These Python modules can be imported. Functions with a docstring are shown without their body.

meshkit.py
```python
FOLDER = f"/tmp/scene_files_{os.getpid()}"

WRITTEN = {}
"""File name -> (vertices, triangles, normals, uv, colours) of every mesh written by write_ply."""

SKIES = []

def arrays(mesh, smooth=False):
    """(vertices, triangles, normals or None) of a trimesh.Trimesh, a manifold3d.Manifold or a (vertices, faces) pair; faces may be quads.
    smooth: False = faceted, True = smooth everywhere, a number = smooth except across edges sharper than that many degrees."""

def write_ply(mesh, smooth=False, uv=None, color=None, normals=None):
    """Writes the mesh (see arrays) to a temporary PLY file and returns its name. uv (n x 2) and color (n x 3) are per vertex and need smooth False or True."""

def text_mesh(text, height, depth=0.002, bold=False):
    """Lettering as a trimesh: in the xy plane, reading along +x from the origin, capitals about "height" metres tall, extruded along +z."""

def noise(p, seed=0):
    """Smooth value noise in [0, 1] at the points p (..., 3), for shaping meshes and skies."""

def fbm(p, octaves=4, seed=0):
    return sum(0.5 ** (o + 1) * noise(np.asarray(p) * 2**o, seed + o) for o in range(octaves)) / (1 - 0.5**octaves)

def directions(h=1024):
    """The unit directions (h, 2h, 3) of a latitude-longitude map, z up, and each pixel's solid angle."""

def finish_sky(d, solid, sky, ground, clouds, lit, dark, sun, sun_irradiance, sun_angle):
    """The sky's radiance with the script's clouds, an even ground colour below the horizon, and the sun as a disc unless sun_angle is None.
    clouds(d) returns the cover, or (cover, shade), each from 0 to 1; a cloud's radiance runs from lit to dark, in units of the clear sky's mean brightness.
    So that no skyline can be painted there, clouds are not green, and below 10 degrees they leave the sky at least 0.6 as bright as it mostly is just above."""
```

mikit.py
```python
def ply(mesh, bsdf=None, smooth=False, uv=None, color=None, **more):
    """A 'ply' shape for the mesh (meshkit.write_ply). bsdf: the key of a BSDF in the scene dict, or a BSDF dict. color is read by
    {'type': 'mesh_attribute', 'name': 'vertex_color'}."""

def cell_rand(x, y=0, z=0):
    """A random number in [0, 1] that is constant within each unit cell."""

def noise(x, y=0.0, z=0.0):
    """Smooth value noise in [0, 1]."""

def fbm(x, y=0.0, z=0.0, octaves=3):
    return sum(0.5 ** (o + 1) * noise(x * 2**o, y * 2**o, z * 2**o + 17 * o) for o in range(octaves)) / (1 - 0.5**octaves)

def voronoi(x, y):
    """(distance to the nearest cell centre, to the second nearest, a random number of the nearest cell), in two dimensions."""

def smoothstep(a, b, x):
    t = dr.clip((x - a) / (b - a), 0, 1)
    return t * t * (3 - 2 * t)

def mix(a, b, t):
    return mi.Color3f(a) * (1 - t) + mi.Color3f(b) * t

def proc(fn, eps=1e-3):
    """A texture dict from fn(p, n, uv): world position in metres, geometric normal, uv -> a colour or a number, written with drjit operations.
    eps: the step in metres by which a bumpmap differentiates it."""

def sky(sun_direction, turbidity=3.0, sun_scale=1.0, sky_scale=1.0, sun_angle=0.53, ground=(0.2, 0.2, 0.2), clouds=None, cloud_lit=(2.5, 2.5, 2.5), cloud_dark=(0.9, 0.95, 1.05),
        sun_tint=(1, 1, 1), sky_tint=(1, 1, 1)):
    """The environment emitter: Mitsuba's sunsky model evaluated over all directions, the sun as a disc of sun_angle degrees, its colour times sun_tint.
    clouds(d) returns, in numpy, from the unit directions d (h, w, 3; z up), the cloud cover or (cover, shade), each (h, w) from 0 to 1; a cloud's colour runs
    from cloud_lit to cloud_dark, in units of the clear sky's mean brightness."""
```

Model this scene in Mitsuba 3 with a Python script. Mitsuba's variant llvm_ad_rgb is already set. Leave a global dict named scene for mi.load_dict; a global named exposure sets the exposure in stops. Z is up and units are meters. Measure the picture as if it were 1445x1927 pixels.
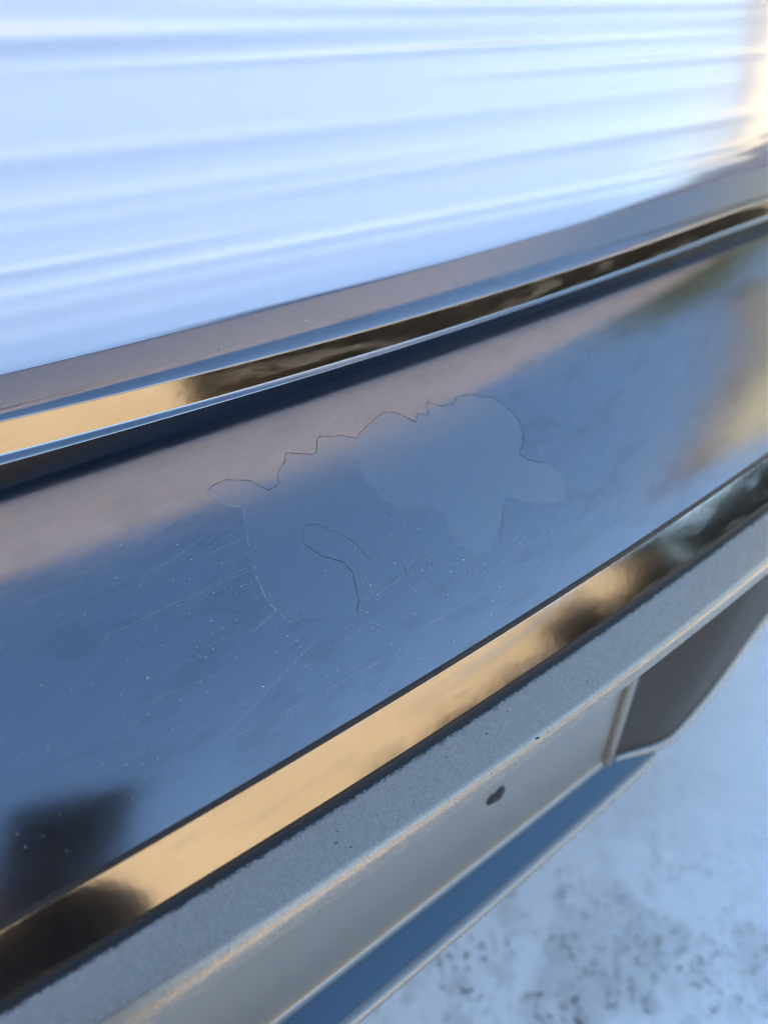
import math, random
import numpy as np, trimesh, mitsuba as mi, drjit as dr
import shapely, shapely.geometry as sg
import mikit, meshkit
from mikit import proc, noise, fbm, voronoi, cell_rand, smoothstep, mix

# ------------------------------------------------------------------ camera, sky, exposure
T = mi.ScalarTransform4f
EYE = np.array([0.0, 0.0, 0.70])
PITCH, AZ = math.radians(38.1), math.radians(53.4)
heading = np.array([math.cos(AZ), math.sin(AZ), 0])
FWD = math.cos(PITCH) * heading - math.sin(PITCH) * np.array([0, 0, 1.0])
scene, labels = {}, {}
scene['camera'] = {
    'type': 'thinlens', 'fov': 53.95, 'fov_axis': 'x', 'near_clip': 0.02, 'far_clip': 600.0,
    'aperture_radius': 0.0023, 'focus_distance': 0.266,
    'to_world': T().look_at(origin=EYE.tolist(), target=(EYE + FWD).tolist(), up=[0, 0, 1])}
SUN_EL = math.radians(24)
scene['sky'] = mikit.sky((-0.30, math.cos(SUN_EL), math.sin(SUN_EL)), turbidity=3, ground=(0.3, 0.27, 0.22), sky_tint=(0.98, 0.975, 1.035))
exposure = 4.3

# ------------------------------------------------------------------ materials
def rgb(*c): return {'type': 'rgb', 'value': list(c)}
def two(d): return {'type': 'twosided', 'bsdf': d}

def ground_colour(p, n, uv):
    x, y = p.x, p.y
    big = fbm(x * 7, y * 7, 3.0, octaves=4)
    mid = fbm(x * 60, y * 60, 9.0, octaves=5)
    fine = fbm(x * 270, y * 270, 5.0, octaves=3)
    zone = smoothstep(0.42, 0.62, fbm(x * 4 + 3.1, y * 4 + 1.7, 1.0, octaves=3))
    # dirt lies thickest in the strip that the middle of the bumper drips on
    near = 1 - smoothstep(0.10, 0.42, dr.sqrt(dr.square(x - 0.16) + dr.square((y - 0.12) * 1.3)) + 0.25 * (big - 0.5))
    stain = smoothstep(0.46, 0.64, mid) * (0.08 + 0.92 * near)
    specks = smoothstep(0.60, 0.70, fine) * (0.06 + 0.94 * near) * smoothstep(0.36, 0.56, fbm(x * 24, y * 24, 2.0, octaves=3))
    grime = smoothstep(0.48, 0.66, fbm(x * 11, y * 11, 21.0, octaves=5)) * near
    c = mix((0.87, 0.875, 0.87), (0.81, 0.805, 0.79), zone)
    c = mix(c, (0.46, 0.45, 0.44), stain * 0.40)
    c = mix(c, (0.38, 0.345, 0.30), grime * 0.40)
    c = mix(c, (0.10, 0.10, 0.09), specks * 0.85)
    far = smoothstep(3.9, 4.3, -y + 0.2 * dr.sin(x * 0.7))
    dry = mix((0.42, 0.36, 0.28), (0.31, 0.265, 0.20), fbm(x * 0.8, y * 0.8, 2.0))
    return mix(c, dry, far)
scene['m_ground'] = {'type': 'principled', 'base_color': proc(ground_colour), 'roughness': 0.85, 'specular': 0.2}

def band_rough(p, n, uv):
    a = fbm(uv.x * 60, uv.y * 60, 1.0, octaves=3)
    return 0.165 + 0.06 * (a - 0.5)
def band_tint(p, n, uv):
    smear = smoothstep(0.52, 0.74, fbm(uv.x * 60, uv.y * 170, 2.0, octaves=5))
    brush = noise(uv.x * 60 + uv.y * 90, uv.y * 3500 - uv.x * 900, 4.0)
    return mi.Color3f(0.272, 0.262, 0.266) * (1 - 0.08 * smear) * (0.95 + 0.10 * brush)
scene['m_band'] = two({'type': 'principled', 'base_color': proc(band_tint), 'metallic': 1.0, 'roughness': proc(band_rough)})

scene['m_groove'] = two({'type': 'principled', 'base_color': rgb(0.036, 0.042, 0.058), 'metallic': 1.0, 'roughness': 0.22})
def film_tint(p, n, uv):
    brush = noise(uv.x * 60 + uv.y * 90, uv.y * 3500 - uv.x * 900, 4.0)
    return mi.Color3f(0.270, 0.265, 0.268) * (0.95 + 0.10 * brush)
scene['m_bare'] = two({'type': 'principled', 'base_color': proc(film_tint), 'metallic': 0.99, 'roughness': 0.21})
scene['m_bare_pale'] = two({'type': 'principled', 'base_color': rgb(0.278, 0.280, 0.286), 'metallic': 0.972, 'roughness': 0.285})
scene['m_ledge'] = two({'type': 'principled', 'base_color': rgb(0.30, 0.295, 0.30), 'metallic': 1.0, 'roughness': 0.26})
def chrome_bump(p, n, uv):
    return 0.000010 * fbm(uv.x * 400, uv.y * 400, 3.0, octaves=3) + 0.000012 * fbm(uv.x * 60, uv.y * 120, 1.0)
def chrome_tint(p, n, uv):
    tarnish = smoothstep(0.52, 0.75, fbm(uv.x * 45, uv.y * 220, 4.0, octaves=4))
    scr = smoothstep(0.86, 0.97, noise(uv.x * 25 + uv.y * 60, uv.y * 5200 + uv.x * 160, 2.0)) * smoothstep(0.45, 0.6, noise(uv.x * 30, uv.y * 300, 5.0))
    return mi.Color3f(0.375, 0.385, 0.40) * (1 - 0.08 * tarnish) * (1 - 0.22 * scr)
def chrome_rough(p, n, uv):
    return 0.085 + 0.06 * smoothstep(0.5, 0.8, fbm(uv.x * 45, uv.y * 220, 4.0, octaves=4))
scene['m_chrome'] = two({'type': 'bumpmap', 'tex': proc(chrome_bump, eps=4e-4), 'scale': 1.0,
    'bsdf': {'type': 'principled', 'base_color': proc(chrome_tint), 'metallic': 1.0, 'roughness': proc(chrome_rough)}})
scene['m_rubber'] = two({'type': 'principled', 'base_color': rgb(0.012, 0.013, 0.015), 'roughness': 0.55, 'specular': 0.4})

def cover_bump(p, n, uv):
    f = noise(uv.x * 2300, uv.y * 2300, 1.0) + 0.6 * noise(uv.x * 4000, uv.y * 4000, 6.0)
    return 0.00004 * f
def cover_tint(p, n, uv):
    g = noise(uv.x * 2700, uv.y * 2700, 3.0)
    # dirt that has crept out of the rubber seam
    edge = uv.y + 0.0016 * (noise(uv.x * 2600, uv.y * 2600, 2.0) - 0.5) + 0.0008 * (fbm(uv.x * 700, uv.y * 700, 8.0, octaves=2) - 0.5)
    dirt = 0.95 * (1 - smoothstep(-0.0002, 0.0014, edge))
    return mix(mi.Color3f(0.345, 0.308, 0.256) * (0.82 + 0.36 * g), (0.02, 0.022, 0.026), dirt)
scene['m_cover'] = two({'type': 'bumpmap', 'tex': proc(cover_bump, eps=2.5e-4), 'scale': 1.0,
    'bsdf': {'type': 'principled', 'base_color': proc(cover_tint), 'metallic': 0.6, 'roughness': 0.30}})
scene['m_recess'] = two({'type': 'principled', 'base_color': rgb(0.345, 0.325, 0.285), 'metallic': 0.7, 'roughness': 0.34})
scene['m_floor'] = two({'type': 'principled', 'base_color': rgb(0.16, 0.188, 0.205), 'metallic': 1.0, 'roughness': 0.27})
scene['m_dark_plastic'] = two({'type': 'principled', 'base_color': rgb(0.045, 0.042, 0.036), 'roughness': 0.6, 'specular': 0.3})
scene['m_body'] = two({'type': 'principled', 'base_color': rgb(0.565, 0.515, 0.53), 'metallic': 0.54, 'roughness': 0.2})
scene['m_upper'] = two({'type': 'principled', 'base_color': rgb(0.82, 0.70, 0.635), 'roughness': 0.5, 'specular': 0.3})
scene['m_glass'] = two({'type': 'principled', 'base_color': rgb(0.03, 0.032, 0.035), 'roughness': 0.08, 'specular': 0.6})
scene['m_tyre'] = two({'type': 'principled', 'base_color': rgb(0.02, 0.02, 0.02), 'roughness': 0.8})
scene['m_grime'] = two({'type': 'principled', 'base_color': rgb(0.36, 0.35, 0.33), 'roughness': 0.8})
scene['m_dust'] = two({'type': 'principled', 'base_color': rgb(0.72, 0.72, 0.70), 'roughness': 0.7})
scene['m_scratch'] = two({'type': 'principled', 'base_color': rgb(0.42, 0.46, 0.50), 'metallic': 0.8, 'roughness': 0.45})
scene['m_crack'] = two({'type': 'principled', 'base_color': rgb(0.03, 0.035, 0.045), 'roughness': 0.6})
def wall_colour(p, n, uv):
    a = fbm(p.x * 0.7, p.z * 0.7, 1.0, octaves=4)
    return mix((0.205, 0.176, 0.138), (0.175, 0.148, 0.114), a)
scene['m_wall'] = two({'type': 'principled', 'base_color': proc(wall_colour), 'roughness': 0.9, 'specular': 0.2})
scene['m_bark'] = two({'type': 'principled', 'base_color': rgb(0.06, 0.045, 0.03), 'roughness': 0.9})
scene['m_leaf'] = {'type': 'principledthin', 'base_color': rgb(0.05, 0.075, 0.025), 'roughness': 0.6, 'diff_trans': 0.5}
scene['m_leaf_pale'] = {'type': 'principledthin', 'base_color': rgb(0.22, 0.26, 0.11), 'roughness': 0.6, 'diff_trans': 0.8}
scene['m_render'] = two({'type': 'principled', 'base_color': rgb(0.50, 0.51, 0.41), 'roughness': 0.9, 'specular': 0.2})
scene['m_roof'] = two({'type': 'principled', 'base_color': rgb(0.22, 0.12, 0.08), 'roughness': 0.8})
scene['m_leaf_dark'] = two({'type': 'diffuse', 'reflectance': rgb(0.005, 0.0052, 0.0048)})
scene['m_cloth'] = two({'type': 'principled', 'base_color': rgb(0.012, 0.012, 0.016), 'roughness': 0.9})
scene['m_skin'] = two({'type': 'principled', 'base_color': rgb(0.40, 0.25, 0.18), 'roughness': 0.5})

def put(key, mesh, m, label=None, cat=None, group=None, kind=None, **kw):
    scene[key] = mikit.ply(mesh, m, **kw)
    d = {}
    if label: d['label'] = label
    if cat: d['category'] = cat
    if group: d['group'] = group
    if kind: d['kind'] = kind
    if d: labels[key] = d

def grid_faces(nu, nv):
    i = np.arange(nu - 1)[:, None] * nv + np.arange(nv - 1)[None]
    i = i.ravel()
    return np.stack([i, i + nv, i + nv + 1, i + 1], -1)

# ------------------------------------------------------------------ ground
g = 400.0
gv, gf = [], []
xs = np.array([-g, -30, -5, 0, 5, 30, g]); ys = np.array([-g, -30, -5, 0, 5, 30, g])
GV = np.array([[x, y, 0.0] for x in xs for y in ys])
put('ground', (GV, grid_faces(7, 7)), 'm_ground', 'pale stained concrete in the shade below the bumper', 'concrete ground', kind='structure')

# ------------------------------------------------------------------ the car: a bumper swept along the rear
# The bumper's cross-section, in angles seen from a reference axis and in face tilts (0 = upright, 90 = flat on top).
LINES = {  # how the long edges bow along the car: angle = a + b s + c s^2
    'A': (-24.58, -2.16, 1.33), 'B': (-26.66, -2.57, 1.09), 'C': (-27.39, -4.41, 2.26), 'D': (-29.62, -3.77, 2.02),
    'E': (-31.91, -1.35, 0.89), 'F': (-57.75, -1.25, 1.62), 'G': (-61.67, -1.95, 1.91), 'R': (-66.18, -3.21, 2.82), 'H': (-67.55, -1.87, 1.99)}
def line(k, s):
    a, b, c = LINES[k]
    q = np.clip(s, -0.4, 1.5)
    return a + b * q + c * q * q + (b + 2 * c * q) * (np.asarray(s) - q) * 0.5
BASE = np.array([line(k, 0.5) for k in LINES])[::-1]
KEYS = list(LINES)[::-1]
L0 = {k: float(line(k, 0.5)) for k in LINES}
def shift(th, s):
    """how far the bow moves a point of the section at angle th, along the car at s"""
    th, s = np.broadcast_arrays(np.asarray(th, float), np.asarray(s, float))
    ds = np.stack([line(k, s) - L0[k] for k in KEYS], -1)
    j = np.clip(np.searchsorted(BASE, th) - 1, 0, len(BASE) - 2)
    t = np.clip((th - BASE[j]) / (BASE[j + 1] - BASE[j]), 0, 1)
    return np.take_along_axis(ds, j[..., None], -1)[..., 0] * (1 - t) + np.take_along_axis(ds, (j + 1)[..., None], -1)[..., 0] * t

def section(start, segs, step=0.08):
    """integrates the section from (angle, radius) through segments (angle_end, tilt_start, tilt_end)"""
    th, r = start
    out = [(th, r)]
    for e, p0, p1 in segs:
        n = max(2, int(abs(e - th) / step))
        d = (e - th) / n
        for k in range(n):
            m = th + d * (k + 0.5)
            r *= math.exp(math.tan(math.radians(m + p0 + (p1 - p0) * (k + 0.5) / n)) * math.radians(d))
            out.append((th + d * (k + 1), r))
        th = e
    return np.array(out), (th, r)

def tilt(psi, th): return (psi - th) / 2
F0 = (L0['F'], 0.240)
band_segs = [(-50.0, tilt(44, -57.8), tilt(64, -50)), (-44.0, tilt(64, -50), tilt(79, -44)), (-37.0, tilt(79, -44), tilt(101, -37)), (L0['E'], tilt(101, -37), tilt(119, -32.4))]
SEC_BAND, endE = section(F0, band_segs)
SEC_GROOVE, e1 = section(endE, [(L0['E'] + 1.0, -18, -14)], 0.05)
SEC_ROLL, e2 = section(e1, [(L0['D'] - 0.22, 10, 62), (L0['D'], 62, 66)], 0.04)
SEC_TOPTRIM, e3 = section(e2, [(L0['D'] + 0.1, 40, 20), (L0['C'], 14.8, 13.4)], 0.04)
SEC_TOPROLL, e4 = section(e3, [(L0['C'] + 0.15, 5, 25), (L0['B'], 36, 64), (L0['B'] + 0.15, 62, 67)], 0.04)
SEC_LEDGE, e5 = section(e4, [(L0['A'] - 0.1, 67, 67), (L0['A'], 70, 100)], 0.08)
SEC_LIP, d1 = section(F0, [(L0['F'] - 0.2, 20, -5), (L0['F'] - 0.5, 10, 40)], 0.03)
SEC_LOWTRIM, d2 = section(d1, [(L0['F'] - 0.7, 34, 33), (L0['G'], 33.2, 32.6)], 0.04)
SEC_GASKET, d3 = section(d2, [(L0['G'] - 0.35, 10, 30), (L0['G'] - 0.82, 55, 66)], 0.05)
SEC_SHELF, d4 = section(d3, [(L0['R'] + 0.5, 75, 69), (L0['R'] - 0.35, 64, 22), (L0['H'], 20, 0)], 0.05)

ZC = EYE[2]
XW = 0.60   # where the bumper starts to turn the corner
RW = 0.16
def wrap(P):
    """bends what lies beyond XW round the rear corner of the car, towards +y"""
    P = np.array(P, float)
    for sgn in (1,):
        over = P[..., 0] - XW
        a = np.clip(over / RW, 0, math.pi / 2)
        rest = np.maximum(over - RW * math.pi / 2, 0)
        dy = P[..., 1] - 0.2
        nx = XW + (RW - dy) * np.sin(a)
        ny = 0.2 + RW - (RW - dy) * np.cos(a) + rest
        m = over > 0
        P[..., 0] = np.where(m, nx, P[..., 0]); P[..., 1] = np.where(m, ny, P[..., 1])
    return P
def S(x, th, r):
    """point of the bumper at x along the car, on the section point (angle, radius)"""
    x, th, r = np.broadcast_arrays(np.asarray(x, float), np.asarray(th, float), np.asarray(r, float))
    a = np.radians(th + shift(th, x / r))
    return wrap(np.stack([x, r * np.cos(a), ZC + r * np.sin(a)], -1))
XS = np.concatenate([np.linspace(-0.75, -0.2, 12), np.linspace(-0.17, 0.62, 110), np.linspace(0.626, 0.74, 24)])
def sweep(sec):
    n = len(sec)
    P = S(XS[:, None], sec[None, :, 0], sec[None, :, 1])
    arc = np.concatenate([[0], np.cumsum(np.hypot(np.diff(sec[:, 1] * np.cos(np.radians(sec[:, 0]))), np.diff(sec[:, 1] * np.sin(np.radians(sec[:, 0])))))])
    uv = np.stack(np.broadcast_arrays(XS[:, None], arc[None]), -1).reshape(-1, 2)
    return P.reshape(-1, 3), grid_faces(len(XS), n), uv
def strip(key, sec, m, label=None, **k):
    v, f, uv = sweep(sec)
    put(key, (v, f[:, ::-1] if sec[-1, 0] > sec[0, 0] else f), m, label, smooth=True, uv=uv)

B = 'car__bumper'
strip(B + '__face_band', SEC_BAND, 'm_band', 'wide glossy dark metal band with scratches and a peeling patch')
strip(B + '__groove', SEC_GROOVE, 'm_groove', 'dark groove between band and upper trim')
strip(B + '__roll_edge', SEC_ROLL, 'm_band')
strip(B + '__trim_strip', SEC_TOPTRIM, 'm_chrome', 'upper bright trim strip reflecting gold')
strip(B + '__roll_edge_001', SEC_TOPROLL, 'm_band')
strip(B + '__top_ledge', SEC_LEDGE, 'm_ledge', 'flat mauve grey top ledge of the bumper')
strip(B + '__trim_lip', SEC_LIP, 'm_rubber')
strip(B + '__trim_strip_001', SEC_LOWTRIM, 'm_chrome', 'lower, wider bright trim strip reflecting gold')
strip(B + '__gasket', SEC_GASKET, 'm_rubber', 'black rubber seam below the lower trim')
# matte shelf, its rounded edge, then under it the recess
endS = SEC_SHELF[-1]
ySH, zSH = endS[1] * math.cos(math.radians(endS[0])), endS[1] * math.sin(math.radians(endS[0]))
strip(B, SEC_SHELF, 'm_cover', 'matte silver painted bumper moulding with grainy surface')

def smooth_interp(x, xp, fp):
    from scipy.interpolate import PchipInterpolator
    x = np.asarray(x, float)
    return PchipInterpolator(xp, fp)(np.clip(x, xp[0], xp[-1]))
YB = ySH + 0.030                      # back of the recess
ZF = -YB * math.tan(math.radians(71.5))   # its floor
XE = 0.250                            # its right end
def at(s, th, r):
    a = math.radians(th)
    return np.array([s * r, r * math.cos(a), r * math.sin(a)])
# recess back, rounding into the floor, floor, front lip: one sheet along x
LIP_S = [-3.0, 0.16, 0.5, 0.67, 0.79, 1.07, 1.5, 2.4]
LIP_T = [-74.6, -74.6, -74.3, -73.9, -73.2, -70.4, -67.2, -64.5]
xr = np.linspace(-0.75, XE + 0.03, 60)
rows = []
SLOPE = 0.20   # the floor of the bay falls outwards, to shed water
def lip_y(thl, yb): return (-ZF + SLOPE * yb) / (math.tan(-thl) + SLOPE)
for x in xr:
    bow = 0.02 * max(0, x - 0.1) ** 2
    yb = YB + bow
    thl = math.radians(float(smooth_interp(x / 0.404, LIP_S, LIP_T)))
    yl = lip_y(thl, yb)
    zl = ZF - SLOPE * (yb - yl)
    pts = [(yb - 0.012 + 0.0, zSH + 0.006), (yb, zSH - 0.004)]
    zz = np.linspace(zSH - 0.010, ZF + 0.0045, 10)
    pts += [(yb, z) for z in zz]
    for a in np.radians([20, 45, 70, 90]):
        pts.append((yb - 0.003 * (1 - math.cos(a)), ZF + 0.003 * (1 - math.sin(a))))
    n0 = len(pts) - 1
    pts += [(yb - 0.003 + (yl + 0.005 - yb + 0.003) * t, ZF + (zl - ZF) * t) for t in np.linspace(0.1, 1, 8)]
    for a in np.radians([20, 40, 60, 80, 100, 130, 160, 180]):
        pts.append((yl + 0.005 - 0.0045 * math.sin(a), zl - 0.0035 * (1 - math.cos(a))))
    pts += [(yl + 0.02, zl - 0.0075), (yl + 0.10, zl - 0.004)]
    rows.append([(x, y, ZC + z) for y, z in pts])
rows = np.array(rows)
wall_, floor_, edge_ = rows[:, :n0 + 1], rows[:, n0:n0 + 9], rows[:, n0 + 8:]
put(B + '__plate_recess', (wall_.reshape(-1, 3), grid_faces(len(xr), wall_.shape[1])), 'm_recess', 'grey back wall of the number plate bay', smooth=True)
put(B + '__recess_floor', (floor_.reshape(-1, 3), grid_faces(len(xr), floor_.shape[1])), 'm_floor', 'slate blue glossy floor of the number plate bay', smooth=True)
put(B + '__recess_lip', (edge_.reshape(-1, 3), grid_faces(len(xr), edge_.shape[1])), 'm_recess', 'rounded front lip of the number plate bay', smooth=True)
# a dark chip in the back wall
rc = np.random.default_rng(8)
xc, zc = 0.46 * YB / math.cos(math.radians(68.7)), -YB * math.tan(math.radians(68.7))
blobs = []
for dx, dz, r_ in [(0, 0, .0028), (-.0026, .0004, .0026), (.0012, .0022, .0020), (.0020, .0002, .0018), (.0024, -.0032, .0006)]:
    b_ = trimesh.creation.icosphere(2, r_ * 1.35); b_.vertices *= [1, 0.45, 1]; b_.vertices += 0.0003 * (meshkit.noise(b_.vertices * 900, 3)[:, None] - 0.5)
    b_.apply_translation([xc + dx * 1.3, YB, ZC + zc + dz * 1.3]); blobs.append(b_)
put(B + '__chip', trimesh.util.concatenate(blobs), 'm_rubber', 'small dark chip in the recess wall', smooth=True)

# right of the recess: dark flared lower skin between the moulding and the lip
us = np.linspace(0, 1, 60)
xt = XE + (1.15 - XE) * us ** 1.5
up_, lo_ = [], []
for u, x in zip(us, xt):
    k = np.clip((x - XE) / 0.05, 0, 1)
    k = k * k * (3 - 2 * k)
    e = SEC_SHELF[-1]
    pe = S(min(x, 1.15), e[0], e[1])
    up_.append((x, YB * (1 - k) + (pe[1] + 0.004) * k, pe[2] + 0.004))
    s = x / 0.404
    thl = math.radians(float(smooth_interp(s, LIP_S, LIP_T)))
    yl = YB * (1 - k) + (lip_y(thl, YB) + 0.004) * k
    zl = ZF - SLOPE * (YB - yl)
    # the lip rises along the corner
    lo_.append((x, yl, ZC + zl))
up_, lo_ = np.array(up_), np.array(lo_)
tt = np.linspace(0, 1, 14)
SK = up_[:, None] * (1 - tt)[None, :, None] + lo_[:, None] * tt[None, :, None]
SK[:, :, 1] -= (0.010 * np.sin(tt * math.pi))[None] * np.linspace(0, 1, 60)[:, None]
put(B + '__lower_corner', (SK.reshape(-1, 3), grid_faces(60, 14)), 'm_dark_plastic', 'dark grey flared lower corner beside the recess', smooth=True)
def tube(path, rad, n=8):
    path = np.asarray(path, float)
    rad = np.broadcast_to(np.asarray(rad, float), len(path))
    t = np.gradient(path, axis=0); t /= np.linalg.norm(t, axis=1, keepdims=True) + 1e-12
    a = np.cross(t, [0.31, 0.2, 0.93]); a /= np.linalg.norm(a, axis=1, keepdims=True)
    b = np.cross(t, a)
    ang = np.arange(n) * 2 * math.pi / n
    V = path[:, None] + rad[:, None, None] * (np.cos(ang)[None, :, None] * a[:, None] + np.sin(ang)[None, :, None] * b[:, None])
    i = np.arange(len(path) - 1)[:, None] * n; j = np.arange(n)[None]
    f = np.stack([i + j, i + n + j, i + n + (j + 1) % n, i + (j + 1) % n], -1).reshape(-1, 4)
    return trimesh.Trimesh(V.reshape(-1, 3), np.vstack([f[:, [0, 1, 2]], f[:, [0, 2, 3]]]), process=False)
put(B + '__lip', tube(lo_[2:] + [0, -0.001, -0.002], 0.0030, 12), 'm_recess', 'rounded bottom lip of the flared corner', smooth=True)
corner = np.array([[XE, YB - 0.001, ZC + z] for z in np.linspace(zSH + 0.01, ZF - 0.001, 12)])
put(B + '__corner_bead', tube(corner, 0.0028, 12), 'm_recess', 'rounded upright corner at the end of the recess', smooth=True)

# ------------------------------------------------------------------ car body above the bumper
yA = e5[1] * math.cos(math.radians(e5[0]))
YP = yA + 0.007
XK, RK = 0.48, 0.40
HB = 1.50
ZSPLIT = 0.74
def body_plan(q, XK=XK, RK=RK):
    """point and outward normal of the body's plan outline at length q from the middle, to the right"""
    q = np.asarray(q, float)
    a = np.clip((q - XK) / RK, 0, math.pi / 2)
    rest = np.maximum(q - XK - RK * math.pi / 2, 0)
    x = np.minimum(q, XK) + RK * np.sin(a)
    y = YP + RK * (1 - np.cos(a)) + rest
    return x, y, np.sin(a), -np.cos(a)
q = np.concatenate([np.linspace(-0.75, -0.2, 10), np.linspace(-0.19, XK + RK * 1.571, 150), np.linspace(1.0, 4.5, 12)])
zb = np.concatenate([np.linspace(0.40, 0.52, 6), np.linspace(0.523, ZSPLIT, 420), [ZSPLIT + 0.002]])
top = []
QX, QY, NX, NY = body_plan(q)
rg = np.random.default_rng(21)
GROOVES = []
_z = 0.53
while _z < 0.80:
    GROOVES.append((_z, rg.uniform(0.0016, 0.0042), rg.uniform(0.00016, 0.00060), rg.uniform(0, 50)))
    _z += rg.uniform(0.0055, 0.0125)
def ripple(q, z):
    # wavy pressed sheet: long shallow swells and narrow grooves that wander and fade along the panel
    zz = z + 0.035 * q
    a = meshkit.noise(np.stack([q * 1.4, zz * 40, 0 * q], -1), 2)
    out = 0.0013 * a
    for z0, w, d, k in GROOVES:
        wander = 0.006 * (meshkit.noise(np.stack([q * 2.2 + k, 0 * q + k, 0 * q], -1), 5) - 0.5)
        depth = d * np.clip(2.4 * meshkit.noise(np.stack([q * 3.1 + k * 3, 0 * q, 0 * q + k], -1), 9) - 0.5, 0, 1.4)
        out = out - depth * np.exp(-((zz - z0 - wander) / w) ** 2)
    return out * np.clip((0.74 - q) / 0.3, 0, 1)
QQ, ZZ = np.meshgrid(q, zb, indexing='ij')
off = ripple(QQ, ZZ) * np.clip((0.78 - ZZ) / 0.04, 0, 1)
# the panel flares out towards the bumper: set back from its foot by lean(z)
def lean(z):
    zz = np.linspace(0.3, 1.6, 1301)
    t = np.tan(np.radians(np.interp(zz, [0.50, 0.56, 0.60, 0.64, 0.69, 0.735], [33, 29, 22.5, 16.5, 13, 0])))
    c = np.cumsum(t) * (zz[1] - zz[0])
    return np.interp(z, zz, c) - np.interp(0.56, zz, c)
# ... the flare dies away round the corner
fade = np.clip((QQ - 0.30 - np.clip(ZZ - 0.56, 0, 0.2) * 1.9) / 0.34, 0, 1); fade = fade * fade * (3 - 2 * fade)
flare = lean(ZZ)
zq = np.linspace(0.3, 1.6, 1301)
cq = np.cumsum(np.interp(zq, [0.54, 0.60, 0.68, 0.75], [0.40, 0.27, 0.12, 0.0])) * (zq[1] - zq[0])
straight = lean(0.80) - (np.interp(0.80, zq, cq) - np.interp(ZZ, zq, cq))
off = off - (flare * (1 - fade) + straight * fade)
V = np.stack([QX[:, None] + NX[:, None] * off, QY[:, None] + NY[:, None] * off, ZZ], -1)
ks = int(np.searchsorted(zb, ZSPLIT - 1e-6)) + 1
put('car__body_panel', (V[:, :ks].reshape(-1, 3), grid_faces(len(q), ks)), 'm_body', 'wavy pale silver panel above the bumper', smooth=True)
UX, UY, UNX, UNY = body_plan(np.clip(q * 1.0, -0.75, 9), 0.66, 0.16)
lz = float(lean(0.80))
zu = np.linspace(ZSPLIT + 0.002, HB - 0.05, 12)
Vu = [np.stack([UX - UNX * lz, UY - UNY * lz, np.full_like(UX, z)], -1) for z in zu]
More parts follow.
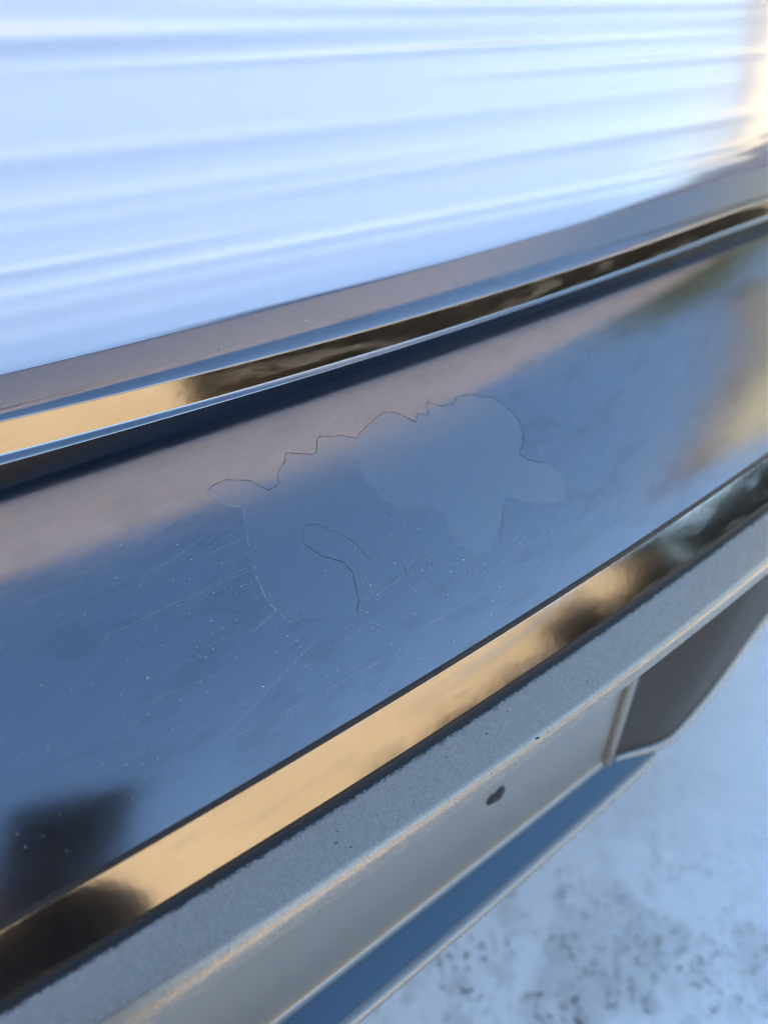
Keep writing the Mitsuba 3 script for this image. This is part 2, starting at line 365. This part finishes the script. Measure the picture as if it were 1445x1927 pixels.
for a in np.radians([15, 30, 45, 60, 75, 90]):
    i_ = lz + 0.05 * (1 - math.cos(a))
    Vu.append(np.stack([UX - UNX * i_, UY - UNY * i_, np.full_like(UX, HB - 0.05 + 0.05 * math.sin(a))], -1))
# its underside, closing down to the lower panel
Vu.insert(0, np.stack([QX - NX * (lz + 0.03), QY - NY * (lz + 0.03), np.full_like(QX, ZSPLIT)], -1))
Vu = np.stack(Vu, 1)
put('car__upper_body', (Vu.reshape(-1, 3), grid_faces(len(q), Vu.shape[1])), 'm_upper', smooth=True)
# roof, far end, floor: a plain closed box inside the skin
roof = sg.Polygon(list(zip(np.concatenate([[-0.75], (UX - UNX * (lz + 0.05))]), np.concatenate([[4.5], (UY - UNY * (lz + 0.05))]))))
rm = trimesh.creation.extrude_polygon(roof, 0.03, engine='earcut'); rm.apply_translation([0, 0, HB - 0.032])
put('car__roof', rm, 'm_upper')
under = trimesh.creation.box([1.42, 4.0, 0.04]); under.apply_translation([0.0, 2.42, 0.33])
side = trimesh.creation.box([0.04, 4.1, 1.1]); side.apply_translation([-0.75, 2.42, 0.90])
nose = trimesh.creation.box([1.5, 0.05, 1.13]); nose.apply_translation([0, 4.5, 0.90])
put('car__chassis', trimesh.util.concatenate([under, side, nose]), 'm_dark_plastic')
inner = trimesh.creation.box([1.3, 0.02, 0.30]); inner.apply_translation([0.0, YP + 0.05, 0.40])
put('car__chassis_001', inner, 'm_dark_plastic')
for i, (x, y) in enumerate([(-0.62, 1.1), (0.60, 1.1)]):
    sfx = '' if i == 0 else '_%03d' % i
    ty = trimesh.creation.annulus(0.19, 0.31, 0.19, sections=40); ty.apply_transform(trimesh.transformations.rotation_matrix(math.pi / 2, [0, 1, 0])); ty.apply_translation([x, y, 0.31])
    put('car__wheel%s__tyre' % sfx, ty, 'm_tyre', smooth=40)
    ri = trimesh.creation.cylinder(0.192, 0.15, sections=40); ri.apply_transform(trimesh.transformations.rotation_matrix(math.pi / 2, [0, 1, 0])); ri.apply_translation([x, y, 0.31])
    put('car__wheel%s__rim' % sfx, ri, 'm_recess', smooth=40)
labels['car'] = {'label': 'silver car with two bright trim strips and a peeling dark band on its bumper', 'category': 'car'}

# ------------------------------------------------------------------ wear on the band
# marks in band coordinates: (millimetres along the car, section angle)
PATCH = [(76.01,-37.354),(79.05,-37.008),(84.54,-36.94),(92.25,-37.663),(93.84,-38.263),(95.88,-38.909),(98.74,-38.886),(100.98,-38.698),(102.17,-38.023),(104.81,-37.6),(107.45,-37.303),(110.2,-36.612),(119.23,-37.516),(121.05,-37.401),(124.43,-36.455),(126.37,-36.286),(128.49,-36.573),(133.83,-36.852),(139.03,-37.576),(141.64,-37.198),(148.48,-36.761),(152.18,-36.484),(156.83,-36.334),(161.03,-36.679),(163.08,-37.241),(165.9,-38.177),(169.08,-37.442),(172.75,-38.061),(175.48,-37.054),(177.47,-36.846),(181.41,-37.708),(187.01,-37.802),(190.35,-37.347),(196.96,-37.609),(201.56,-38.393),(204.51,-38.448),(206.93,-39.424),(208.87,-40.769),(208.55,-41.911),(206.25,-43.193),(202.4,-44.139),(198.45,-44.729),(199.17,-45.449),(205.12,-46.536),(212.07,-48.395),(207.84,-50.215),(203.12,-50.667),(194.42,-50.361),(190.41,-49.622),(183.01,-48.527),(179.39,-47.991),(176.83,-48.485),(172.39,-49.818),(166.8,-50.982),(159.3,-51.601),(153.22,-51.775),(145.59,-50.583),(137.06,-49.83),(130.55,-49.382),(119.81,-49.671),(111.58,-50.061),(99.87,-51.029),(90.66,-50.206),(80.29,-49.125),(78.0,-48.982),(76.46,-48.073),(74.97,-46.929),(75.7,-45.298),(77.95,-43.073),(80.65,-41.362),(84.21,-39.507),(79.51,-38.773)]
PALE = [(132.49,-39.943),(134.32,-38.98),(139.72,-37.749),(148.52,-36.823),(152.14,-36.568),(156.77,-36.419),(160.76,-36.748),(162.82,-37.309),(165.84,-38.232),(170.14,-37.991),(174.28,-38.037),(181.04,-37.802),(186.86,-37.916),(196.56,-37.706),(203.67,-38.575),(208.32,-40.786),(205.89,-43.158),(198.86,-44.704),(199.57,-45.424),(204.87,-46.609),(210.92,-48.34),(207.25,-50.089),(202.69,-50.494),(194.85,-50.221),(190.7,-49.528),(183.16,-48.481),(179.66,-48.05),(176.61,-48.461),(170.28,-50.184),(159.21,-51.534),(152.07,-51.193),(151.16,-49.555),(150.53,-48.338),(150.61,-46.901),(148.96,-45.857),(146.68,-45.044),(141.65,-44.96),(135.66,-44.349),(133.32,-43.408),(132.32,-42.464),(131.05,-41.216)]
CRACKS = [[(76.01,-37.354),(79.05,-37.008),(84.54,-36.94),(92.25,-37.663),(93.84,-38.263),(95.88,-38.909),(98.74,-38.886),(100.98,-38.698),(102.17,-38.023),(104.81,-37.6),(107.45,-37.303),(110.2,-36.612),(119.23,-37.516),(121.05,-37.401),(124.43,-36.455),(126.37,-36.286),(128.49,-36.573),(133.83,-36.852),(139.03,-37.576),(141.64,-37.198),(148.48,-36.761),(152.18,-36.484),(156.83,-36.334),(161.03,-36.679),(163.08,-37.241),(165.9,-38.177),(169.08,-37.442),(172.75,-38.061),(175.48,-37.054),(177.47,-36.846),(181.41,-37.708),(187.01,-37.802),(190.35,-37.347),(196.96,-37.609),(201.56,-38.393),(204.51,-38.448),(206.93,-39.424),(208.87,-40.769),(208.55,-41.911),(206.25,-43.193),(202.4,-44.139),(198.45,-44.729),(199.17,-45.449),(205.12,-46.536)],[(78.0,-48.982),(76.46,-48.073),(74.97,-46.929),(75.7,-45.298),(77.95,-43.073),(80.65,-41.362),(84.21,-39.507),(79.51,-38.773),(76.01,-37.354)],[(96.43,-43.845),(99.99,-45.514),(105.65,-46.646),(106.72,-47.812),(104.98,-49.051),(103.38,-50.159),(100.53,-50.852)],[(96.43,-43.845),(98.85,-42.925),(101.28,-42.648),(104.13,-42.856),(109.36,-44.13),(113.56,-45.637),(115.08,-47.541)],[(176.83,-48.485),(172.39,-49.818),(166.8,-50.982)],[(125.35,-49.349),(124.76,-49.905)],[(108.8,-47.911),(109.64,-48.267),(108.19,-48.421),(107.8,-48.116),(108.8,-47.911)],[(99.21,-45.82),(100.46,-46.214),(99.06,-46.321),(98.31,-46.085)],[(87.51,-47.694),(90.23,-48.101),(91.3,-48.02),(88.04,-47.653)]]
SCRATCHES = [[(23.98,-44.38),(48.16,-44.16),(75.16,-43.85)],[(48.95,-47.998),(59.63,-48.134)],[(66.25,-48.565),(75.18,-47.857)],[(41.6,-54.592),(62.41,-52.946),(86.56,-51.068)],[(44.73,-54.79),(70.4,-55.058),(101.08,-55.19)],[(104.5,-50.546),(124.17,-49.892)],[(114.72,-54.567),(162.57,-54.528)],[(64.93,-41.745),(78.81,-41.676)],[(51.39,-44.322),(64.2,-44.178),(76.89,-44.147)],[(257.76,-47.305),(254.64,-52.414)],[(254.64,-52.414),(250.15,-55.486),(245.78,-58.257)],[(183.95,-52.654),(186.04,-55.025)],[(144.16,-56.399),(166.18,-56.341)],[(65.19,-48.574),(76.91,-47.88)],[(136.99,-47.73),(134.91,-48.622),(130.83,-49.277)],[(29.63,-40.704),(30.64,-41.228),(31.52,-41.488)],[(32.95,-40.512),(30.56,-41.262)],[(116.34,-51.262),(126.83,-51.27)],[(77.77,-42.932),(81.11,-43.275)],[(76.99,-43.467),(75.64,-44.801),(75.97,-45.621)]]
DARKS = [[(129.71,-33.839),(128.62,-34.92)],[(69.25,-39.765),(71.36,-41.57)],[(137.25,-36.971),(146.05,-35.981),(149.95,-36.007)]]

_o = np.argsort(SEC_BAND[:, 0])
def on_band(pts, h=0.0):
    pts = np.asarray(pts, float)
    r = np.interp(pts[:, 1], SEC_BAND[_o, 0], SEC_BAND[_o, 1])
    return S(pts[:, 0] / 1000, pts[:, 1], r - h)
def dense(pts, step=0.6):
    """resamples a polyline in band coordinates to about step mm"""
    pts = np.asarray(pts, float)
    q = pts * [1, 4.5]
    d = np.concatenate([[0], np.cumsum(np.hypot(*np.diff(q, axis=0).T))])
    t = np.linspace(0, d[-1], max(2, int(d[-1] / step)))
    return np.stack([np.interp(t, d, pts[:, 0]), np.interp(t, d, pts[:, 1])], -1)
def film(outline, h, m, key, label, rag):
    """a thin skin of material lying on the band, with its own thickness and upright edge"""
    o = dense(outline, 0.8) * [1, 4.5]
    jag = np.stack([meshkit.fbm(np.stack([o[:, 0] * 0.28, o[:, 1] * 0.28, 0 * o[:, 0] + k], -1), 3, 4) - 0.5 for k in (0, 40)], -1)
    o = o + jag * np.where(np.isin(np.arange(len(o)), []), 0, 1)[:, None] * rag
    poly = sg.Polygon(o).buffer(0)
    if poly.geom_type != 'Polygon': poly = max(poly.geoms, key=lambda g: g.area)
    tri = trimesh.creation.extrude_polygon(poly, 1.0, engine='earcut')
    m3 = trimesh.Trimesh(tri.vertices, tri.faces)
    m3 = m3.subdivide_to_size(4.0, max_iter=8)
    v = np.array(m3.vertices)
    # the skin is glued down: its underside a hair below the metal's surface
    P = on_band(v[:, :2] / [1, 4.5], np.where(v[:, 2] > 0.5, h, -0.0002))
    P0 = on_band(v[:, :2] / [1, 4.5], h + 0.001)
    put(key, (P, np.array(m3.faces)), m, label, smooth=25)
film(PATCH, 0.00006, 'm_bare', B + '__peeling_film', 'ragged patch where the clear coat has peeled', 0.9)
film(PALE, 0.00011, 'm_bare_pale', B + '__peeling_film_001', 'paler inner layer of the peeled patch', 5.0)
for i, c in enumerate(CRACKS[:6]):
    p = dense(c)
    rr = np.random.default_rng(i)
    rad = (0.00013 if i in (0, 2) else 0.00007) * (0.55 + 0.9 * rr.random(len(p)))
    if i == 1: rad = rad * np.repeat(rr.random(len(p) // 3 + 1) > 0.45, 3)[:len(p)] + 0.000008
    rad[0] = rad[-1] = 0.00001
    put(B + '__crack' + ('' if i == 0 else '_%03d' % i), tube(on_band(p, 0.00010), rad, 6), 'm_crack' if i != 1 else 'm_scratch', smooth=True)
n = 0
def scratch(c, rad, m='m_scratch'):
    global n
    p = dense(c, 1.5)
    rad = np.full(len(p), rad); rad[0] = rad[-1] = 0.000004
    put(B + '__scratch' + ('' if n == 0 else '_%03d' % n), tube(on_band(p, 0.00003), rad, 5), m, smooth=True)
    n += 1
for c in SCRATCHES: scratch(c, 0.000030)
for c in DARKS: scratch(c, 0.00005, 'm_crack')
rs = np.random.default_rng(12)
for i in range(44):
    x0, t0 = rs.uniform(-10, 240), rs.uniform(-56, -38)
    L, sl = rs.uniform(6, 38), rs.normal(0.012, 0.05)
    scratch([(x0, t0), (x0 + L / 2, t0 + sl * L / 2 + rs.normal(0, 0.05)), (x0 + L, t0 + sl * L)], rs.uniform(0.000010, 0.000019))
# a few pale chips and dried spots to the right of the patch
MARKS = [(210.39,-52.44,.5),(212.42,-52.416,.45),(213.04,-52.848,.35),(216.82,-52.585,.5),(260.19,-46.849,.5),(255.09,-52.725,.8),(247.66,-50.888,.45),(198.36,-55.892,.45),(174.92,-52.934,.4),(287.52,-53.007,1.1)]
mk = []
for i, (x, t, r_) in enumerate(MARKS):
    b_ = trimesh.creation.icosphere(2, 0.001 * r_)
    b_.vertices *= [0.9, 1.0, 0.12]; b_.vertices += 0.00025 * r_ * (meshkit.noise(b_.vertices * 2500 + i, 3)[:, None] - 0.5)
    b_.apply_transform(trimesh.transformations.rotation_matrix(math.radians(-22), [1, 0, 0])); b_.apply_translation(on_band([(x, t)], 0.00002)[0])
    put(B + '__pale_mark' + ('' if i == 0 else '_%03d' % i), b_, 'm_scratch', smooth=True)
# crusted grime along the front edge of the ledge, and a few pits in the silver moulding
def flecks(key, sec, xs, ths, rads, m, flat, seed, label):
    r_ = np.random.default_rng(seed)
    o = np.argsort(sec[:, 0])
    base = trimesh.creation.icosphere(1)
    C = S(xs, ths, np.interp(ths, sec[o, 0], sec[o, 1]) - 0.00002)
    sc_ = r_.uniform(0.6, 1.7, (len(xs), 3)) * [1.3, 1.0, flat]
    V = C[:, None] + base.vertices[None] * np.asarray(rads)[:, None, None] * sc_[:, None] * (0.7 + 0.6 * r_.random((len(xs), len(base.vertices), 1)))
    F = (np.arange(len(C)) * len(base.vertices))[:, None, None] + base.faces[None]
    put(key, (V.reshape(-1, 3), F.reshape(-1, 3)), m, label, kind='stuff', smooth=True)
rf = np.random.default_rng(31)
nf = 170
xf = np.concatenate([rf.normal(0.232, 0.018, 70), rf.uniform(0.09, 0.33, nf - 70)])
tf = L0['B'] + 0.12 + np.abs(rf.normal(0, 0.22, nf))
flecks(B + '__grime', SEC_LEDGE, xf, np.minimum(tf, L0['A'] - 0.3), 0.00016 * np.exp(rf.normal(0, 0.5, nf)), 'm_grime', 0.35, 4, 'pale crusted grime along the ledge')
xp = rf.uniform(-0.02, 0.22, 34); tp = rf.uniform(L0['R'] - 0.2, L0['G'] - 1.3, 34)
flecks(B + '__pits', SEC_SHELF, xp, tp, 0.00013 * np.exp(rf.normal(0, 0.5, 34)), 'm_crack', 0.5, 6, 'tiny dark pits in the silver moulding')
# dust: hundreds of specks, thickest round the patch
rd = np.random.default_rng(3)
pts, rad = [], []
while len(pts) < 2200:
    x, t = rd.uniform(-40, 300), rd.uniform(-57, -34)
    w_ = math.exp(-((x - 135) / 70) ** 2 - ((t + 47) / 7) ** 2) + 0.10
    if rd.random() < w_:
        pts.append((x, t)); rad.append(0.000072 * math.exp(rd.normal(0, 0.33)) + (0.00010 if rd.random() < 0.004 else 0))
ico = trimesh.creation.icosphere(0)
C = on_band(np.array(pts), 0.00004)
sq = rd.uniform(0.6, 1.6, (len(C), 3))
V = C[:, None] + ico.vertices[None] * np.array(rad)[:, None, None] * sq[:, None]
Fs = (np.arange(len(C)) * len(ico.vertices))[:, None, None] + ico.faces[None]
put(B + '__dust', (V.reshape(-1, 3), Fs.reshape(-1, 3)), 'm_dust', 'pale dust specks on the dark band', kind='stuff', smooth=True)
# ------------------------------------------------------------------ surroundings that the metal mirrors
w = trimesh.creation.box([60, 0.4, 3.2]); w.apply_translation([-14, -15.0, 1.6])
put('boundary_wall', w, 'm_wall', 'long sunlit tan wall mirrored in the trim strips', 'wall')
def leaves(rng, P, sz):
    n = len(P)
    d1 = rng.normal(size=(n, 3)); d1 /= np.linalg.norm(d1, axis=1, keepdims=True)
    d2 = np.cross(d1, rng.normal(size=(n, 3))); d2 /= np.linalg.norm(d2, axis=1, keepdims=True)
    V = np.stack([P - d1 * sz[:, None], P + d2 * sz[:, None] * 0.5, P + d1 * sz[:, None], P - d2 * sz[:, None] * 0.5], 1).reshape(-1, 3)
    return V, np.arange(4 * n).reshape(-1, 4)
def tree(key, x, y, h, rad, seed, leafm, label, cat='tree', n=3000, base=0.3, group=None):
    rng = np.random.default_rng(seed)
    tr = tube([[x, y, 0], [x + 0.05, y, h * 0.3], [x + 0.12, y + 0.05, h * 0.6], [x + 0.1, y, h * 0.85]], [0.06 * h / 2, 0.045 * h / 2, 0.03 * h / 2, 0.01], 10)
    put(key + '__trunk', tr, 'm_bark', smooth=True)
    c = rng.normal(size=(14, 3)); c /= np.linalg.norm(c, axis=1, keepdims=True); c *= rng.uniform(0.3, 0.75, (14, 1))
    cl = c[rng.integers(0, 14, n)] + rng.normal(size=(n, 3)) * 0.2
    P = cl * [rad, rad, h * (1 - base) / 2] + [x, y, h * (1 + base) / 2]
    P[:, 2] = np.maximum(P[:, 2], 0.02)
    put(key + '__crown', leaves(rng, P, rng.uniform(0.06, 0.13, n) * rad), leafm)
    labels[key] = {'label': label, 'category': cat, **({'group': group} if group else {})}
hw = trimesh.creation.box([4.0, 3.9, 4.8]); hw.apply_translation([8.6, -1.05, 2.4])
put('house__wall', hw, 'm_render')
gp = sg.Polygon([(-2.3, 0), (2.3, 0), (0, 0.9)])
hr = trimesh.creation.extrude_polygon(gp, 4.6, engine='earcut')
hr.apply_transform(trimesh.transformations.rotation_matrix(math.pi / 2, [1, 0, 0])); hr.apply_translation([8.6, 1.00, 4.803])
put('house__roof', hr, 'm_roof')
labels['house'] = {'label': 'cream rendered house mirrored at the right end of the dark band', 'category': 'house'}
SHRUBS = [(1.85, -4.9, 0.66, 0.36), (2.4, -4.75, 0.80, 0.45), (2.95, -4.6, 0.90, 0.45), (3.5, -4.3, 1.0, 0.5), (4.05, -3.95, 0.9, 0.5), (4.6, -3.5, 1.0, 0.55), (5.1, -3.0, 0.9, 0.55)]
for i, (x, y, h, r_) in enumerate(SHRUBS):
    tree('shrub' if i == 0 else 'shrub_%03d' % i, x, y, h, r_, 70 + i, 'm_leaf_dark', 'low dark shrub mirrored in the trim strips', 'shrub', 5000, 0.0, 'low shrubs mirrored in the trim')
TREES = [(9.4, -12.0, 2.6, 0.9, 'm_leaf_dark', 0.12, 'small dark tree against the tan wall, mirrored in the lower trim'), (11.6, -11.0, 3.6, 1.2, 'm_leaf_dark', 0.12, 'middle dark tree by the tan wall, mirrored in the lower trim'),
         (14.8, -11.8, 2.6, 1.2, 'm_leaf_dark', 0.12, 'low dark tree at the right of the tan wall'), (12.2, -7.9, 2.2, 1.2, 'm_leaf_dark', 0.12, 'broad dark tree furthest right before the tan wall'),
         (6.0, 2.6, 6.2, 1.9, 'm_leaf_pale', 0.45, 'green tree mirrored at the right end of the band'), (15.0, 6.5, 6.5, 2.6, 'm_leaf', 0.12, 'bushy green tree behind the right end of the bumper'), (12.0, 9.5, 6.5, 2.6, 'm_leaf', 0.12, 'bushy green tree far behind the car corner')]
for i, (x, y, h, r_, lm, bs, lb) in enumerate(TREES):
    tree('tree' if i == 0 else 'tree_%03d' % i, x, y, h, r_, 40 + i, lm, lb, n=900 if lm == 'm_leaf_dark' else 3000, base=bs, group='trees mirrored beyond the car')

# ------------------------------------------------------------------ the person taking the picture, mirrored at lower left
import manifold3d as m3d
RIGHT = np.array([math.sin(AZ), -math.cos(AZ), 0]); UP = np.cross(RIGHT, FWD)
def ball(c, r): return m3d.Manifold.sphere(r, 20).translate([float(t) for t in c])
def limbs(chains, fine=0.02, rounds=8):
    parts = []
    for ch in chains:
        for (a, ra), (b, rb) in zip(ch[:-1], ch[1:]):
            parts.append(m3d.Manifold.batch_hull([ball(a, ra), ball(b, rb)]))
    m = m3d.Manifold.batch_boolean(parts, m3d.OpType.Add).refine_to_length(fine).to_mesh()
    t = trimesh.Trimesh(m.vert_properties[:, :3], m.tri_verts)
    trimesh.smoothing.filter_taubin(t, iterations=rounds)
    return t
A_ = np.array
phone = EYE - FWD * 0.009 - UP * 0.066
head, neck, chest, hip = A_([-.24, -.36, 1.03]), A_([-.28, -.43, .90]), A_([-.33, -.52, .72]), A_([-.44, -.70, .36])
shR, shL = chest + .15 * RIGHT + [0, 0, .09], chest - .15 * RIGHT + [0, 0, .09]
elR, elL = A_([-.06, -.46, .60]), A_([-.40, -.14, .60])
haR, haL = phone + .048 * RIGHT - UP * .04 - FWD * .02, phone - .048 * RIGHT - UP * .04 - FWD * .02
hpR, hpL = hip + .10 * RIGHT, hip - .10 * RIGHT
knR, knL = A_([-.07, -.50, .48]), A_([-.46, -.24, .44]); anR, anL = A_([-.18, -.72, .09]), A_([-.56, -.48, .09])
body = limbs([[(neck, .055), (chest, .13), (hip, .14)], [(shL, .07), (shR, .07)], [(neck, .05), (shR, .065), (elR, .047), (haR - .05 * FWD - .02 * UP, .034)], [(neck, .05), (shL, .065), (elL, .047), (haL - .05 * FWD - .02 * UP, .034)],
              [(hpL, .11), (hpR, .11)], [(hpR, .10), (knR, .078), (anR, .045), (anR + A_([.09, .12, -.04]), .04)], [(hpL, .10), (knL, .066), (anL, .045), (anL + A_([.09, .12, -.04]), .04)]])
put('person__clothing', body, 'm_cloth', smooth=True)
face = heading
hd = [[(head, .085), (head + [0, 0, .03], .088), (head + face * .03 - [0, 0, .055], .062)], [(head - [0, 0, .05], .05), (neck, .05)], [(head + face * .088, .012), (head + face * .10 - [0, 0, .02], .014)],
      [(head + RIGHT * .082, .014), (head + RIGHT * .086 - [0, 0, .03], .012)], [(head - RIGHT * .082, .014), (head - RIGHT * .086 - [0, 0, .03], .012)]]
put('person__head', limbs(hd, .01, 5), 'm_skin', smooth=True)
put('person__hair', limbs([[(head - face * .02 + [0, 0, .045], .088), (head - face * .035 - [0, 0, .01], .083)]], .02, 4), 'm_cloth', smooth=True)
for nm, hc, sg_ in (('hand', haR, 1), ('hand_001', haL, -1)):
    ch = [[(hc - .05 * FWD - .02 * UP, .026), (hc - .012 * FWD, .021)]]
    for k in range(4):
        k0 = hc + UP * (.026 - .018 * k) - FWD * .006
        L = (.030, .034, .032, .025)[k]
        ch.append([(hc - .012 * FWD, .014), (k0 + RIGHT * sg_ * .006, .009), (k0 + FWD * .022 + RIGHT * sg_ * .002, .0082), (k0 + FWD * .024 - RIGHT * sg_ * L, .007)])
    ch.append([(hc - .03 * FWD + UP * .01, .013), (hc - .026 * FWD + UP * .034 - RIGHT * sg_ * .01, .0105), (hc - .018 * FWD + UP * .048 - RIGHT * sg_ * .03, .0085)])
    put('person__' + nm, limbs(ch, .004, 4), 'm_skin', smooth=True)
labels['person'] = {'label': 'person in dark clothes crouching to photograph the bumper, seen mirrored at lower left', 'category': 'person'}
ph = trimesh.creation.box([0.075, 0.158, 0.008])
M = np.eye(4); M[:3, 0], M[:3, 1], M[:3, 2], M[:3, 3] = RIGHT, UP, -FWD, phone
ph.apply_transform(M)
put('phone', ph, 'm_rubber', 'dark phone held in both hands above the bumper', 'phone')
